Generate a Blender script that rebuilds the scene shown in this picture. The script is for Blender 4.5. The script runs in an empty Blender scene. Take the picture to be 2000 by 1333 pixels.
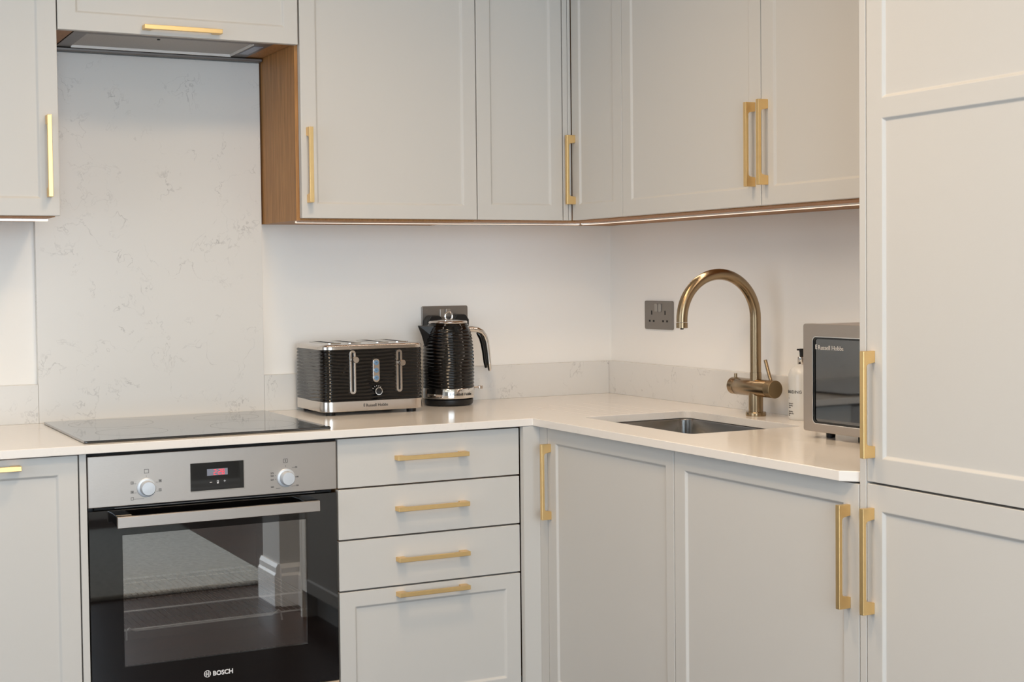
import bpy, bmesh, math, random
from mathutils import Matrix, Vector

S = bpy.context.scene
COL = S.collection
R = math.radians
random.seed(7)

# ------------------------------------------------------------------ camera
def make_camera():
    cam = bpy.data.cameras.new('camera')
    o = bpy.data.objects.new('camera', cam)
    COL.objects.link(o)
    yaw, pit, rol = R(27.0459), R(-2.0207), R(-0.6325)
    fw = Vector((math.sin(yaw)*math.cos(pit), math.cos(yaw)*math.cos(pit), math.sin(pit)))
    rt = Vector((math.cos(yaw), -math.sin(yaw), 0))
    up = rt.cross(fw)
    rt2 = rt*math.cos(rol) + up*math.sin(rol)
    up2 = -rt*math.sin(rol) + up*math.cos(rol)
    m = Matrix(((rt2.x, up2.x, -fw.x, -2.3937),
                (rt2.y, up2.y, -fw.y, -3.9349),
                (rt2.z, up2.z, -fw.z, 1.2762),
                (0, 0, 0, 1)))
    o.matrix_world = m
    cam.sensor_width = 36
    cam.lens = 36*2850.2087/2000
    cam.shift_x = (1000-980.78)/2000
    cam.shift_y = -(666.5-642.27)/2000
    cam.clip_start = 0.05
    S.camera = o
make_camera()

# ------------------------------------------------------------------ world, light, exposure
w = bpy.data.worlds.new('world'); S.world = w; w.use_nodes = True
w.node_tree.nodes['Background'].inputs[0].default_value = (0.75, 0.86, 1.0, 1)
w.node_tree.nodes['Background'].inputs[1].default_value = 1.2

def area(name, loc, rot, sx, sy, power, col, spread=180):
    l = bpy.data.lights.new(name, 'AREA'); l.shape = 'RECTANGLE'
    l.size = sx; l.size_y = sy; l.energy = power; l.color = col; l.spread = R(spread)
    o = bpy.data.objects.new(name, l); COL.objects.link(o)
    o.location = loc; o.rotation_euler = rot
    return o
# daylight through the two windows (rear wall and left wall)
area('daylight_rear', (-2.0, -5.19, 1.40), (R(90), 0, 0), 2.2, 1.8, 77, (0.74, 0.88, 1.0))
area('daylight_left', (-4.59, -2.3, 1.45), (R(90), 0, R(-90)), 2.0, 1.7, 21, (0.84, 0.92, 1.0))

S.view_settings.view_transform = 'Standard'
S.view_settings.look = 'None'
S.view_settings.gamma = 1
S.view_settings.use_curve_mapping = False
S.view_settings.exposure = 0.0
S.cycles.max_bounces = 10
S.cycles.diffuse_bounces = 5
S.cycles.glossy_bounces = 5
S.cycles.sample_clamp_indirect = 6

# ------------------------------------------------------------------ materials
def lin(c):
    return tuple(((x/255)/12.92 if x/255 <= .04045 else ((x/255+.055)/1.055)**2.4) for x in c)
def nn(nt, t, **kw):
    n = nt.nodes.new(t)
    for k, v in kw.items():
        if k in n.inputs: n.inputs[k].default_value = v
        else: setattr(n, k, v)
    return n
def mat(name, rgb, rough=.5, metal=0., spec=.5, coat=0., bump=0., bscale=200., var=.03, vscale=3., aniso=None, emis=None, stretch=None):
    m = bpy.data.materials.new(name); m.use_nodes = True
    nt = m.node_tree; b = nt.nodes['Principled BSDF']
    c = lin(rgb)
    b.inputs['Roughness'].default_value = rough
    b.inputs['Metallic'].default_value = metal
    b.inputs['Specular IOR Level'].default_value = spec
    b.inputs['Coat Weight'].default_value = coat
    tc = nn(nt, 'ShaderNodeTexCoord')
    n = nn(nt, 'ShaderNodeTexNoise', Scale=vscale, Detail=3.)
    nt.links.new(tc.outputs['Object'], n.inputs['Vector'])
    mx = nn(nt, 'ShaderNodeMix', data_type='RGBA')
    mx.inputs['A'].default_value = tuple(x*(1-var) for x in c)+(1,)
    mx.inputs['B'].default_value = tuple(min(1, x*(1+var)) for x in c)+(1,)
    nt.links.new(n.outputs['Fac'], mx.inputs['Factor'])
    nt.links.new(mx.outputs['Result'], b.inputs['Base Color'])
    if bump:
        n2 = nn(nt, 'ShaderNodeTexNoise', Scale=bscale, Detail=2.)
        src = tc.outputs['Object']
        if stretch:
            mp = nn(nt, 'ShaderNodeMapping'); mp.inputs['Scale'].default_value = stretch
            nt.links.new(src, mp.inputs['Vector']); src = mp.outputs['Vector']
        nt.links.new(src, n2.inputs['Vector'])
        bp = nn(nt, 'ShaderNodeBump', Strength=bump, Distance=.001)
        nt.links.new(n2.outputs['Fac'], bp.inputs['Height'])
        nt.links.new(bp.outputs['Normal'], b.inputs['Normal'])
    if emis:
        b.inputs['Emission Color'].default_value = lin(emis[0])+(1,)
        b.inputs['Emission Strength'].default_value = emis[1]
    return m

def mat_quartz(name, rgb, rough, veins=.5, vein_rgb=(150, 150, 152), grooves=False, spec=.5):
    m = mat(name, rgb, rough=rough, spec=spec, var=.02, vscale=4)
    nt = m.node_tree; b = nt.nodes['Principled BSDF']
    tc = nn(nt, 'ShaderNodeTexCoord')
    # thin wandering veins, broken up by a second noise
    warp = nn(nt, 'ShaderNodeTexNoise', Scale=6., Detail=4.)
    nt.links.new(tc.outputs['Object'], warp.inputs['Vector'])
    add = nn(nt, 'ShaderNodeVectorMath', operation='MULTIPLY_ADD')
    add.inputs[1].default_value = (.35, .35, .35)
    nt.links.new(warp.outputs['Color'], add.inputs[0]); nt.links.new(tc.outputs['Object'], add.inputs[2])
    n = nn(nt, 'ShaderNodeTexNoise', Scale=9., Detail=5., Roughness=.55)
    nt.links.new(add.outputs[0], n.inputs['Vector'])
    s = nn(nt, 'ShaderNodeMath', operation='SUBTRACT'); s.inputs[1].default_value = .5
    nt.links.new(n.outputs['Fac'], s.inputs[0])
    a = nn(nt, 'ShaderNodeMath', operation='ABSOLUTE'); nt.links.new(s.outputs[0], a.inputs[0])
    r1 = nn(nt, 'ShaderNodeMapRange'); r1.inputs['From Max'].default_value = .012
    r1.inputs['To Min'].default_value = 1; r1.inputs['To Max'].default_value = 0
    nt.links.new(a.outputs[0], r1.inputs['Value'])
    n3 = nn(nt, 'ShaderNodeTexNoise', Scale=14., Detail=3.)
    nt.links.new(tc.outputs['Object'], n3.inputs['Vector'])
    r2 = nn(nt, 'ShaderNodeMapRange'); r2.inputs['From Min'].default_value = .46; r2.inputs['From Max'].default_value = .72
    nt.links.new(n3.outputs['Fac'], r2.inputs['Value'])
    mu = nn(nt, 'ShaderNodeMath', operation='MULTIPLY')
    nt.links.new(r1.outputs[0], mu.inputs[0]); nt.links.new(r2.outputs[0], mu.inputs[1])
    mu2 = nn(nt, 'ShaderNodeMath', operation='MULTIPLY'); mu2.inputs[1].default_value = veins
    nt.links.new(mu.outputs[0], mu2.inputs[0])
    mx = nn(nt, 'ShaderNodeMix', data_type='RGBA')
    old = b.inputs['Base Color'].links[0].from_socket
    nt.links.new(old, mx.inputs['A']); mx.inputs['B'].default_value = lin(vein_rgb)+(1,)
    nt.links.new(mu2.outputs[0], mx.inputs['Factor'])
    nt.links.new(mx.outputs['Result'], b.inputs['Base Color'])
    if grooves:
        # machined drainer grooves beside the sink, running along the right-hand run
        sep = nn(nt, 'ShaderNodeSeparateXYZ'); nt.links.new(tc.outputs['Object'], sep.inputs[0])
        def rng(sock, lo, hi):
            g = nn(nt, 'ShaderNodeMath', operation='GREATER_THAN'); g.inputs[1].default_value = lo; nt.links.new(sock, g.inputs[0])
            l = nn(nt, 'ShaderNodeMath', operation='LESS_THAN'); l.inputs[1].default_value = hi; nt.links.new(sock, l.inputs[0])
            q = nn(nt, 'ShaderNodeMath', operation='MULTIPLY'); nt.links.new(g.outputs[0], q.inputs[0]); nt.links.new(l.outputs[0], q.inputs[1])
            return q.outputs[0]
        mod = nn(nt, 'ShaderNodeMath', operation='PINGPONG'); mod.inputs[1].default_value = .028
        nt.links.new(sep.outputs['X'], mod.inputs[0])
        gr = nn(nt, 'ShaderNodeMapRange'); gr.inputs['From Max'].default_value = .005
        nt.links.new(mod.outputs[0], gr.inputs['Value'])
        inv = nn(nt, 'ShaderNodeMath', operation='SUBTRACT'); inv.inputs[0].default_value = 1; nt.links.new(gr.outputs[0], inv.inputs[1])
        k = nn(nt, 'ShaderNodeMath', operation='MULTIPLY'); nt.links.new(inv.outputs[0], k.inputs[0]); nt.links.new(rng(sep.outputs['X'], -.46, -.17), k.inputs[1])
        k2 = nn(nt, 'ShaderNodeMath', operation='MULTIPLY'); nt.links.new(k.outputs[0], k2.inputs[0]); nt.links.new(rng(sep.outputs['Y'], -.64, -.30), k2.inputs[1])
        ng = nn(nt, 'ShaderNodeMath', operation='MULTIPLY'); ng.inputs[1].default_value = -1; nt.links.new(k2.outputs[0], ng.inputs[0])
        bp = nn(nt, 'ShaderNodeBump', Strength=.35, Distance=.002); nt.links.new(ng.outputs[0], bp.inputs['Height'])
        nt.links.new(bp.outputs['Normal'], b.inputs['Normal'])
    return m

def mat_wood(name, c1, c2, rough=.5, scale=(30, 30, 2), spec=.4):
    m = bpy.data.materials.new(name); m.use_nodes = True
    nt = m.node_tree; b = nt.nodes['Principled BSDF']; b.inputs['Roughness'].default_value = rough
    b.inputs['Specular IOR Level'].default_value = spec
    tc = nn(nt, 'ShaderNodeTexCoord'); mp = nn(nt, 'ShaderNodeMapping'); mp.inputs['Scale'].default_value = scale
    nt.links.new(tc.outputs['Object'], mp.inputs['Vector'])
    n = nn(nt, 'ShaderNodeTexNoise', Scale=4., Detail=8., Roughness=.65)
    nt.links.new(mp.outputs[0], n.inputs['Vector'])
    mr = nn(nt, 'ShaderNodeMapRange'); mr.inputs['From Min'].default_value = .3; mr.inputs['From Max'].default_value = .7
    nt.links.new(n.outputs['Fac'], mr.inputs['Value'])
    mx = nn(nt, 'ShaderNodeMix', data_type='RGBA'); mx.inputs['A'].default_value = lin(c1)+(1,); mx.inputs['B'].default_value = lin(c2)+(1,)
    nt.links.new(mr.outputs[0], mx.inputs['Factor']); nt.links.new(mx.outputs['Result'], b.inputs['Base Color'])
    bp = nn(nt, 'ShaderNodeBump', Strength=.15, Distance=.001); nt.links.new(n.outputs['Fac'], bp.inputs['Height'])
    nt.links.new(bp.outputs['Normal'], b.inputs['Normal'])
    return m

def mat_floor():
    m = mat_wood('dark_floorboards', (48, 33, 29), (78, 56, 48), rough=.35, scale=(1.5, 25, 1))
    nt = m.node_tree; b = nt.nodes['Principled BSDF']
    tc = nn(nt, 'ShaderNodeTexCoord')
    br = nn(nt, 'ShaderNodeTexBrick', Scale=1.)
    br.inputs['Color1'].default_value = (1, 1, 1, 1); br.inputs['Color2'].default_value = (.75, .75, .75, 1)
    br.inputs['Mortar'].default_value = (.2, .2, .2, 1); br.inputs['Mortar Size'].default_value = .003
    br.inputs['Brick Width'].default_value = 1.4; br.inputs['Row Height'].default_value = .16
    nt.links.new(tc.outputs['Object'], br.inputs['Vector'])
    mx = nn(nt, 'ShaderNodeMix', data_type='RGBA', blend_type='MULTIPLY'); mx.inputs['Factor'].default_value = 1
    nt.links.new(b.inputs['Base Color'].links[0].from_socket, mx.inputs['A']); nt.links.new(br.outputs['Color'], mx.inputs['B'])
    nt.links.new(mx.outputs['Result'], b.inputs['Base Color'])
    return m

def mat_glass(name, tint, gloss=.1, rough=0.0, ior=1.5):
    m = bpy.data.materials.new(name); m.use_nodes = True
    nt = m.node_tree; nt.nodes.clear()
    out = nn(nt, 'ShaderNodeOutputMaterial')
    tr = nn(nt, 'ShaderNodeBsdfTransparent'); gl = nn(nt, 'ShaderNodeBsdfGlossy')
    tr.inputs[0].default_value = tint+(1,); gl.inputs['Roughness'].default_value = rough
    tcn = nn(nt, 'ShaderNodeTexCoord'); no = nn(nt, 'ShaderNodeTexNoise', Scale=5.); nt.links.new(tcn.outputs['Object'], no.inputs['Vector'])
    mr0 = nn(nt, 'ShaderNodeMapRange'); mr0.inputs['To Min'].default_value = .97; nt.links.new(no.outputs['Fac'], mr0.inputs['Value'])
    nt.links.new(mr0.outputs[0], gl.inputs['Color'])
    fr = nn(nt, 'ShaderNodeFresnel', IOR=ior)
    ad = nn(nt, 'ShaderNodeMath', operation='ADD', use_clamp=True); ad.inputs[1].default_value = gloss
    nt.links.new(fr.outputs[0], ad.inputs[0])
    mx = nn(nt, 'ShaderNodeMixShader')
    nt.links.new(ad.outputs[0], mx.inputs[0]); nt.links.new(tr.outputs[0], mx.inputs[1]); nt.links.new(gl.outputs[0], mx.inputs[2])
    nt.links.new(mx.outputs[0], out.inputs[0])
    return m

M = {}
M['paint'] = mat('cabinet_paint', (205, 202, 197), rough=.42, spec=.35, bump=.06, bscale=350, var=.012)
M['carcass'] = mat_wood('oak_veneer', (142, 98, 52), (190, 138, 82), rough=.5, scale=(34, 34, 1.6))
M['brass'] = mat('brushed_brass', (240, 205, 145), rough=.36, metal=1, var=.05, vscale=60, bump=.08, bscale=900)
M['antique'] = mat('antique_brass', (162, 141, 112), rough=.24, metal=1, var=.06, vscale=20, bump=.1, bscale=500, stretch=(1, 1, 8))
M['antique_end'] = mat('antique_brass_brushed', (152, 132, 102), rough=.4, metal=1, var=.08, vscale=30, bump=.2, bscale=800)
M['steel'] = mat('brushed_steel', (186, 176, 167), rough=.4, metal=1, var=.03, vscale=4, bump=.12, bscale=120, stretch=(1, 1, 14))
M['steel_sink'] = mat('sink_steel', (140, 139, 137), rough=.22, metal=1, var=.05, bump=.15, bscale=200, stretch=(1, 1, 10))
M['hood_steel'] = mat('hood_steel', (132, 127, 124), rough=.45, metal=1, var=.04)
M['filter_glint'] = mat('painted_glint', (235, 232, 228), rough=.5, metal=.3)  # pale colour stands in for light reflected along the filter edge
M['mesh'] = mat('filter_mesh', (178, 174, 170), rough=.5, metal=.6, var=.15, vscale=300, bump=.6, bscale=900)
M['chrome'] = mat('chrome', (225, 222, 218), rough=.08, metal=1, var=.01)
M['satin'] = mat('satin_chrome', (214, 206, 198), rough=.2, metal=1, var=.02)
M['black_gloss'] = mat('black_gloss', (7, 7, 8), rough=.085, spec=.5, coat=0., var=.05)
M['black_glass'] = mat('black_glass', (9, 8, 8), rough=.025, spec=1.0, var=.05)
M['hob_glass'] = mat('hob_glass', (12, 12, 14), rough=.05, spec=1.0, coat=.6, var=.05)
M['black_plastic'] = mat('black_plastic', (22, 21, 21), rough=.4, spec=.4, var=.05)
M['gap_shade'] = mat('recess_shade', (20, 19, 19), rough=.8, var=.05)  # near-black colour stands in for the shade inside slots, holes and gaps
M['grey_plate'] = mat('brushed_grey_plate', (140, 134, 128), rough=.38, metal=.85, var=.04, bump=.1, bscale=300)
M['white_plastic'] = mat('white_plastic', (236, 236, 236), rough=.35, var=.01)
M['knob'] = mat('silver_knob', (205, 210, 216), rough=.4, metal=.35, var=.02)
M['strip'] = mat('light_strip_diffuser', (235, 228, 218), rough=.4, var=.02, emis=((255, 232, 210), .9))
M['wall'] = mat('wall_paint', (242, 240, 236), rough=.75, spec=.2, bump=.08, bscale=250, var=.012)
M['roomwall'] = mat('room_wall_paint', (196, 196, 196), rough=.8, spec=.2, bump=.05, var=.012)
M['ceiling'] = mat('ceiling_paint', (240, 229, 212), rough=.85, spec=.2, var=.01)
M['trim'] = mat('white_gloss_trim', (235, 236, 238), rough=.3, var=.01)
M['worktop'] = mat_quartz('quartz_worktop', (238, 232, 225), .16, veins=.15, grooves=True, spec=.5)
M['marble'] = mat_quartz('veined_quartz', (222, 220, 216), .35, veins=.6, vein_rgb=(150, 147, 145))
M['floor'] = mat_floor()
M['rocker'] = mat('socket_rocker', (165, 160, 154), rough=.35, metal=.8)
M['rug'] = mat('grey_woven_rug', (172, 172, 169), rough=.95, spec=.1, var=.4, vscale=45, bump=1., bscale=250)
M['cavity'] = mat('oven_enamel', (105, 101, 98), rough=.45, var=.1)
M['wire'] = mat('chromed_wire', (240, 238, 234), rough=.4, metal=.7)
M['oven_window'] = mat_glass('oven_window_glass', (.82, .80, .78), gloss=.22)
M['mw_window'] = mat_glass('microwave_window_glass', (.25, .26, .28), gloss=.13, rough=.04)
M['pane'] = mat_glass('clear_pane', (.95, .97, .98), gloss=0.)
M['lcd'] = mat('display_panel', (120, 124, 136), rough=.3, emis=((110, 115, 130), .15))
M['red'] = mat('red_segments', (235, 40, 60), rough=.5, emis=((255, 40, 60), .9))
M['ink'] = mat('dark_print', (70, 64, 60), rough=.6)
M['ink_black'] = mat('black_print', (35, 33, 32), rough=.6)
M['silver_print'] = mat('pale_print', (225, 222, 220), rough=.4)
M['bottle'] = mat('frosted_bottle', (216, 215, 211), rough=.3, spec=.5, coat=.3, var=.02)
M['blue_button'] = mat('lit_button', (118, 148, 175), rough=.15, metal=.5, emis=((120, 180, 235), .10))
M['tan'] = mat('pale_wood', (206, 178, 148), rough=.5, var=.06)
M['oven_mark'] = M['ink']

# ------------------------------------------------------------------ mesh helpers
def bx(bm, x0, x1, y0, y1, z0, z1):
    vs = [bm.verts.new((x, y, z)) for z in (z0, z1) for y in (y0, y1) for x in (x0, x1)]
    for f in ((0, 2, 3, 1), (4, 5, 7, 6), (0, 1, 5, 4), (2, 6, 7, 3), (0, 4, 6, 2), (1, 3, 7, 5)):
        bm.faces.new([vs[i] for i in f])
    return vs
def box(*a):
    bm = bmesh.new(); bx(bm, *a); return bm
def boxes(lst):
    bm = bmesh.new()
    for a in lst: bx(bm, *a)
    return bm
def prism(pts, axis, a0, a1, bm=None):
    """closed 2D polygon extruded along an axis; axis 'x': pts=(y,z), 'y': pts=(x,z), 'z': pts=(x,y)"""
    bm = bm or bmesh.new()
    def P(p, a):
        return {'x': (a, p[0], p[1]), 'y': (p[0], a, p[1]), 'z': (p[0], p[1], a)}[axis]
    A = [bm.verts.new(P(p, a0)) for p in pts]; B = [bm.verts.new(P(p, a1)) for p in pts]
    n = len(pts)
    bm.faces.new(A); bm.faces.new(B[::-1])
    for i in range(n): bm.faces.new((A[i], B[i], B[(i+1) % n], A[(i+1) % n]))
    bmesh.ops.recalc_face_normals(bm, faces=bm.faces)
    return bm
def lathe(prof, n=48, bm=None, ctr=(0, 0), axis='z', closed=False):
    """prof: (radius, height) pairs"""
    bm = bm or bmesh.new()
    rings = []
    for r, z in prof:
        ring = []
        for i in range(n):
            t = 2*math.pi*i/n
            a, b = r*math.cos(t), r*math.sin(t)
            if axis == 'z': p = (ctr[0]+a, ctr[1]+b, z)
            elif axis == 'y': p = (ctr[0]+a, z, ctr[1]+b)
            else: p = (z, ctr[0]+a, ctr[1]+b)
            ring.append(bm.verts.new(p))
        rings.append(ring)
    for k in range(len(rings)-1):
        for i in range(n):
            bm.faces.new((rings[k][i], rings[k][(i+1) % n], rings[k+1][(i+1) % n], rings[k+1][i]))
    if closed:
        for i in range(n):
            bm.faces.new((rings[-1][i], rings[-1][(i+1) % n], rings[0][(i+1) % n], rings[0][i]))
    else:
        bm.faces.new(rings[0][::-1]); bm.faces.new(rings[-1])
    bmesh.ops.recalc_face_normals(bm, faces=bm.faces)
    return bm
def tube(path, rad, n=12, bm=None, flat=None, closed=False):
    """round (or oval, flat=(a,b)) tube along a 3D path"""
    bm = bm or bmesh.new()
    P = [Vector(p) for p in path]; rings = []
    up = None
    for i, p in enumerate(P):
        if closed: t = (P[(i+1) % len(P)]-P[i-1])
        else: t = (P[min(i+1, len(P)-1)]-P[max(i-1, 0)])
        t.normalize()
        if up is None:
            up = Vector((0, 1, 0)) if abs(t.y) < .9 else Vector((1, 0, 0))
        u = (up - t*up.dot(t)).normalized(); v = t.cross(u); up = u
        r = rad[i] if isinstance(rad, (list, tuple)) else rad
        fa, fb = flat if flat else (1, 1)
        rings.append([bm.verts.new(p + u*math.cos(2*math.pi*k/n)*r*fa + v*math.sin(2*math.pi*k/n)*r*fb) for k in range(n)])
    m = len(rings)
    for k in range(m if closed else m-1):
        for i in range(n):
            bm.faces.new((rings[k][i], rings[k][(i+1) % n], rings[(k+1) % m][(i+1) % n], rings[(k+1) % m][i]))
    if not closed:
        bm.faces.new(rings[0][::-1]); bm.faces.new(rings[-1])
    bmesh.ops.recalc_face_normals(bm, faces=bm.faces)
    return bm
def rrect(x0, x1, y0, y1, r, seg=6):
    pts = []
    for cx, cy, a0 in ((x1-r, y1-r, 0), (x0+r, y1-r, 90), (x0+r, y0+r, 180), (x1-r, y0+r, 270)):
        for k in range(seg+1):
            t = R(a0+90*k/seg); pts.append((cx+r*math.cos(t), cy+r*math.sin(t)))
    return pts
def ring_prism(outer, inner, axis, a0, a1):
    """frame between two loops with the same number of points"""
    bm = bmesh.new()
    def P(p, a):
        return {'x': (a, p[0], p[1]), 'y': (p[0], a, p[1]), 'z': (p[0], p[1], a)}[axis]
    O0 = [bm.verts.new(P(p, a0)) for p in outer]; O1 = [bm.verts.new(P(p, a1)) for p in outer]
    I0 = [bm.verts.new(P(p, a0)) for p in inner]; I1 = [bm.verts.new(P(p, a1)) for p in inner]
    n = len(outer)
    for i in range(n):
        j = (i+1) % n
        bm.faces.new((O0[i], O0[j], I0[j], I0[i])); bm.faces.new((O1[j], O1[i], I1[i], I1[j]))
        bm.faces.new((O0[j], O0[i], O1[i], O1[j])); bm.faces.new((I0[i], I0[j], I1[j], I1[i]))
    bmesh.ops.recalc_face_normals(bm, faces=bm.faces)
    return bm
def front(x0, x1, z0, z1, yf, panels=(), t=.02, rec=.005, bev=.005):
    """painted door or drawer front with recessed panels; front face at y=yf facing -y"""
    bm = bmesh.new()
    if not panels:
        bx(bm, x0, x1, yf, yf+t, z0, z1); return bm
    px0, px1 = panels[0][0], panels[0][1]
    xs = [x0, px0, px1, x1]; zs = [z0]
    for p in sorted(panels, key=lambda p: p[2]): zs += [p[2], p[3]]
    zs.append(z1)
    V = {}
    def v(x, y, z):
        k = (round(x, 6), round(y, 6), round(z, 6))
        if k not in V: V[k] = bm.verts.new(k)
        return V[k]
    for i in range(3):
        for j in range(len(zs)-1):
            a, b, c, d = xs[i], xs[i+1], zs[j], zs[j+1]
            if i == 1 and j % 2 == 1:
                A, B, Cc, D = a+bev, b-bev, c+bev, d-bev
                yy = yf+rec
                bm.faces.new((v(A, yy, Cc), v(B, yy, Cc), v(B, yy, D), v(A, yy, D)))
                bm.faces.new((v(a, yf, c), v(b, yf, c), v(B, yy, Cc), v(A, yy, Cc)))
                bm.faces.new((v(b, yf, c), v(b, yf, d), v(B, yy, D), v(B, yy, Cc)))
                bm.faces.new((v(b, yf, d), v(a, yf, d), v(A, yy, D), v(B, yy, D)))
                bm.faces.new((v(a, yf, d), v(a, yf, c), v(A, yy, Cc), v(A, yy, D)))
            else:
                bm.faces.new((v(a, yf, c), v(b, yf, c), v(b, yf, d), v(a, yf, d)))
    yb = yf+t
    for i in range(3):
        for zz in (z0, z1):
            bm.faces.new((v(xs[i], yf, zz), v(xs[i+1], yf, zz), v(xs[i+1], yb, zz), v(xs[i], yb, zz)))
    for j in range(len(zs)-1):
        for xx in (x0, x1):
            bm.faces.new((v(xx, yf, zs[j]), v(xx, yf, zs[j+1]), v(xx, yb, zs[j+1]), v(xx, yb, zs[j])))
    for i in range(3):
        for j in range(len(zs)-1):
            bm.faces.new((v(xs[i], yb, zs[j]), v(xs[i+1], yb, zs[j]), v(xs[i+1], yb, zs[j+1]), v(xs[i], yb, zs[j+1])))
    bmesh.ops.recalc_face_normals(bm, faces=bm.faces)
    return bm
def text_bm(s, size, offset=0., depth=.0003, spacing=1.0):
    """lettering as a mesh, baseline at origin, in the x/z plane facing -y"""
    cu = bpy.data.curves.new('t', 'FONT'); cu.body = s; cu.size = size; cu.offset = offset; cu.extrude = depth
    cu.space_character = spacing; cu.resolution_u = 3
    o = bpy.data.objects.new('t', cu); COL.objects.link(o)
    dg = bpy.context.evaluated_depsgraph_get(); dg.update()
    me = bpy.data.meshes.new_from_object(o.evaluated_get(dg))
    bm = bmesh.new(); bm.from_mesh(me)
    bpy.data.objects.remove(o); bpy.data.meshes.remove(me); bpy.data.curves.remove(cu)
    bm.transform(Matrix.Rotation(R(90), 4, 'X'))
    return bm
def join(bms):
    out = bmesh.new()
    for b in bms:
        me = bpy.data.meshes.new('j'); b.to_mesh(me); out.from_mesh(me); bpy.data.meshes.remove(me); b.free()
    return out
def move(bm, x=0, y=0, z=0, rot=None):
    if rot is not None: bm.transform(rot)
    bm.transform(Matrix.Translation((x, y, z))); return bm

FR = {'B': Matrix.Identity(4), 'R': Matrix.Rotation(R(-90), 4, 'Z')}
def link(name, bm, m, parent=None, smooth=False, bevel=0., base=None):
    if base is not None: bm.transform(Matrix.Translation(-Vector(base)))
    me = bpy.data.meshes.new(name); bm.to_mesh(me); bm.free()
    me.materials.append(M[m] if isinstance(m, str) else m)
    if smooth: me.polygons.foreach_set('use_smooth', [True]*len(me.polygons))
    o = bpy.data.objects.new(name, me); COL.objects.link(o)
    if parent is not None: o.parent = parent
    if bevel:
        md = o.modifiers.new('bevel', 'BEVEL'); md.width = bevel; md.segments = 2; md.limit_method = 'ANGLE'; md.angle_limit = R(40)
    if smooth:
        try: me.set_sharp_from_angle(angle=R(35))
        except Exception: pass
    return o
def tag(o, label, cat, group=None):
    o['label'] = label; o['category'] = cat
    if group: o['group'] = group
    return o
class Thing:
    """an Empty at the base of a thing; parts are given in run coordinates of its frame"""
    def __init__(s, name, base, label, cat, frame='B', group=None, mtx=None):
        s.base = Vector(base); s.o = bpy.data.objects.new(name, None); COL.objects.link(s.o)
        s.o.empty_display_size = .05
        F = mtx if mtx is not None else FR[frame]
        s.F = F
        s.o.matrix_world = F @ Matrix.Translation(s.base)
        tag(s.o, label, cat, group)
    def part(s, name, bm, m, parent=None, smooth=False, bevel=0., label=None):
        o = link(name, bm, m, parent or s.o, smooth, bevel, s.base)
        if label: o['label'] = label
        return o
def single(name, bm, m, base, label, cat, frame='B', group=None, smooth=False, bevel=0., kind=None, mtx=None):
    """a thing that is one mesh"""
    o = link(name, bm, m, None, smooth, bevel, base)
    F = mtx if mtx is not None else FR[frame]
    o.matrix_world = F @ Matrix.Translation(Vector(base))
    if kind: o['kind'] = kind
    if label: tag(o, label, cat, group)
    return o
def struct(name, bm, m, bevel=0.):
    o = link(name, bm, m, None, False, bevel); o['kind'] = 'structure'; return o

# ------------------------------------------------------------------ dimensions
ZC, ZB = .9096, .8899            # worktop top / underside
DD, DC, DU = .5902, .6105, .3219  # base fronts, worktop edge, wall-unit fronts
ZU = 1.4354                       # bottom of the wall-unit doors
ZT = 2.17
XMIN, YMIN, CEIL = -4.6, -5.2, 2.5

# ------------------------------------------------------------------ room shell
def wall_with_hole(axis, pos0, pos1, a0, a1, z0, z1, h):
    """wall slab with a rectangular opening h=(b0,b1,c0,c1)"""
    def B(u0, u1, w0, w1):
        return (u0, u1, pos0, pos1, w0, w1) if axis == 'y' else (pos0, pos1, u0, u1, w0, w1)
    return boxes([B(a0, h[0], z0, z1), B(h[1], a1, z0, z1), B(h[0], h[1], z0, h[2]), B(h[0], h[1], h[3], z1)])
struct('floor', box(XMIN-.1, .3, YMIN-.1, .1, -.1, 0), 'floor')
struct('ceiling', box(XMIN-.1, .3, YMIN-.1, .1, CEIL, CEIL+.1), 'ceiling')
struct('wall_back', box(XMIN, 0, 0, .1, 0, CEIL), 'wall')
struct('wall_right', box(0, .1, YMIN, .1, 0, CEIL), 'wall')
struct('wall_pier', boxes([(-.6, 0, -2.90, -2.69, 0, CEIL), (-.512, 0, -2.69, -2.50, 0, CEIL)]), 'roomwall')
struct('wall_rear', wall_with_hole('y', YMIN-.1, YMIN, XMIN, .1, 0, CEIL, (-3.15, -.85, .45, 2.35)), 'roomwall')
struct('wall_left', wall_with_hole('x', XMIN-.1, XMIN, YMIN, 0, 0, CEIL, (-3.35, -1.25, .55, 2.35)), 'roomwall')
def skirt_profile(): return [(0, 0), (-.022, 0), (-.022, .12), (-.016, .13), (-.016, .15), (-.008, .165), (0, .165)]
sk = prism([(-.6+a, b) for a, b in skirt_profile()], 'y', -2.90, -2.69)
struct('baseboard_pier', join([sk, prism([(-2.69-a, b) for a, b in skirt_profile()], 'x', -.6, -.512),
       prism([(-.512+a, b) for a, b in skirt_profile()], 'y', -2.668, -2.50)]), 'trim')
struct('baseboard_rear', prism([(YMIN-a, b) for a, b in skirt_profile()], 'x', XMIN+.03, 0), 'trim')
struct('baseboard_left', prism([(XMIN-a, b) for a, b in skirt_profile()], 'y', YMIN+.03, -.05), 'trim')
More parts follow.
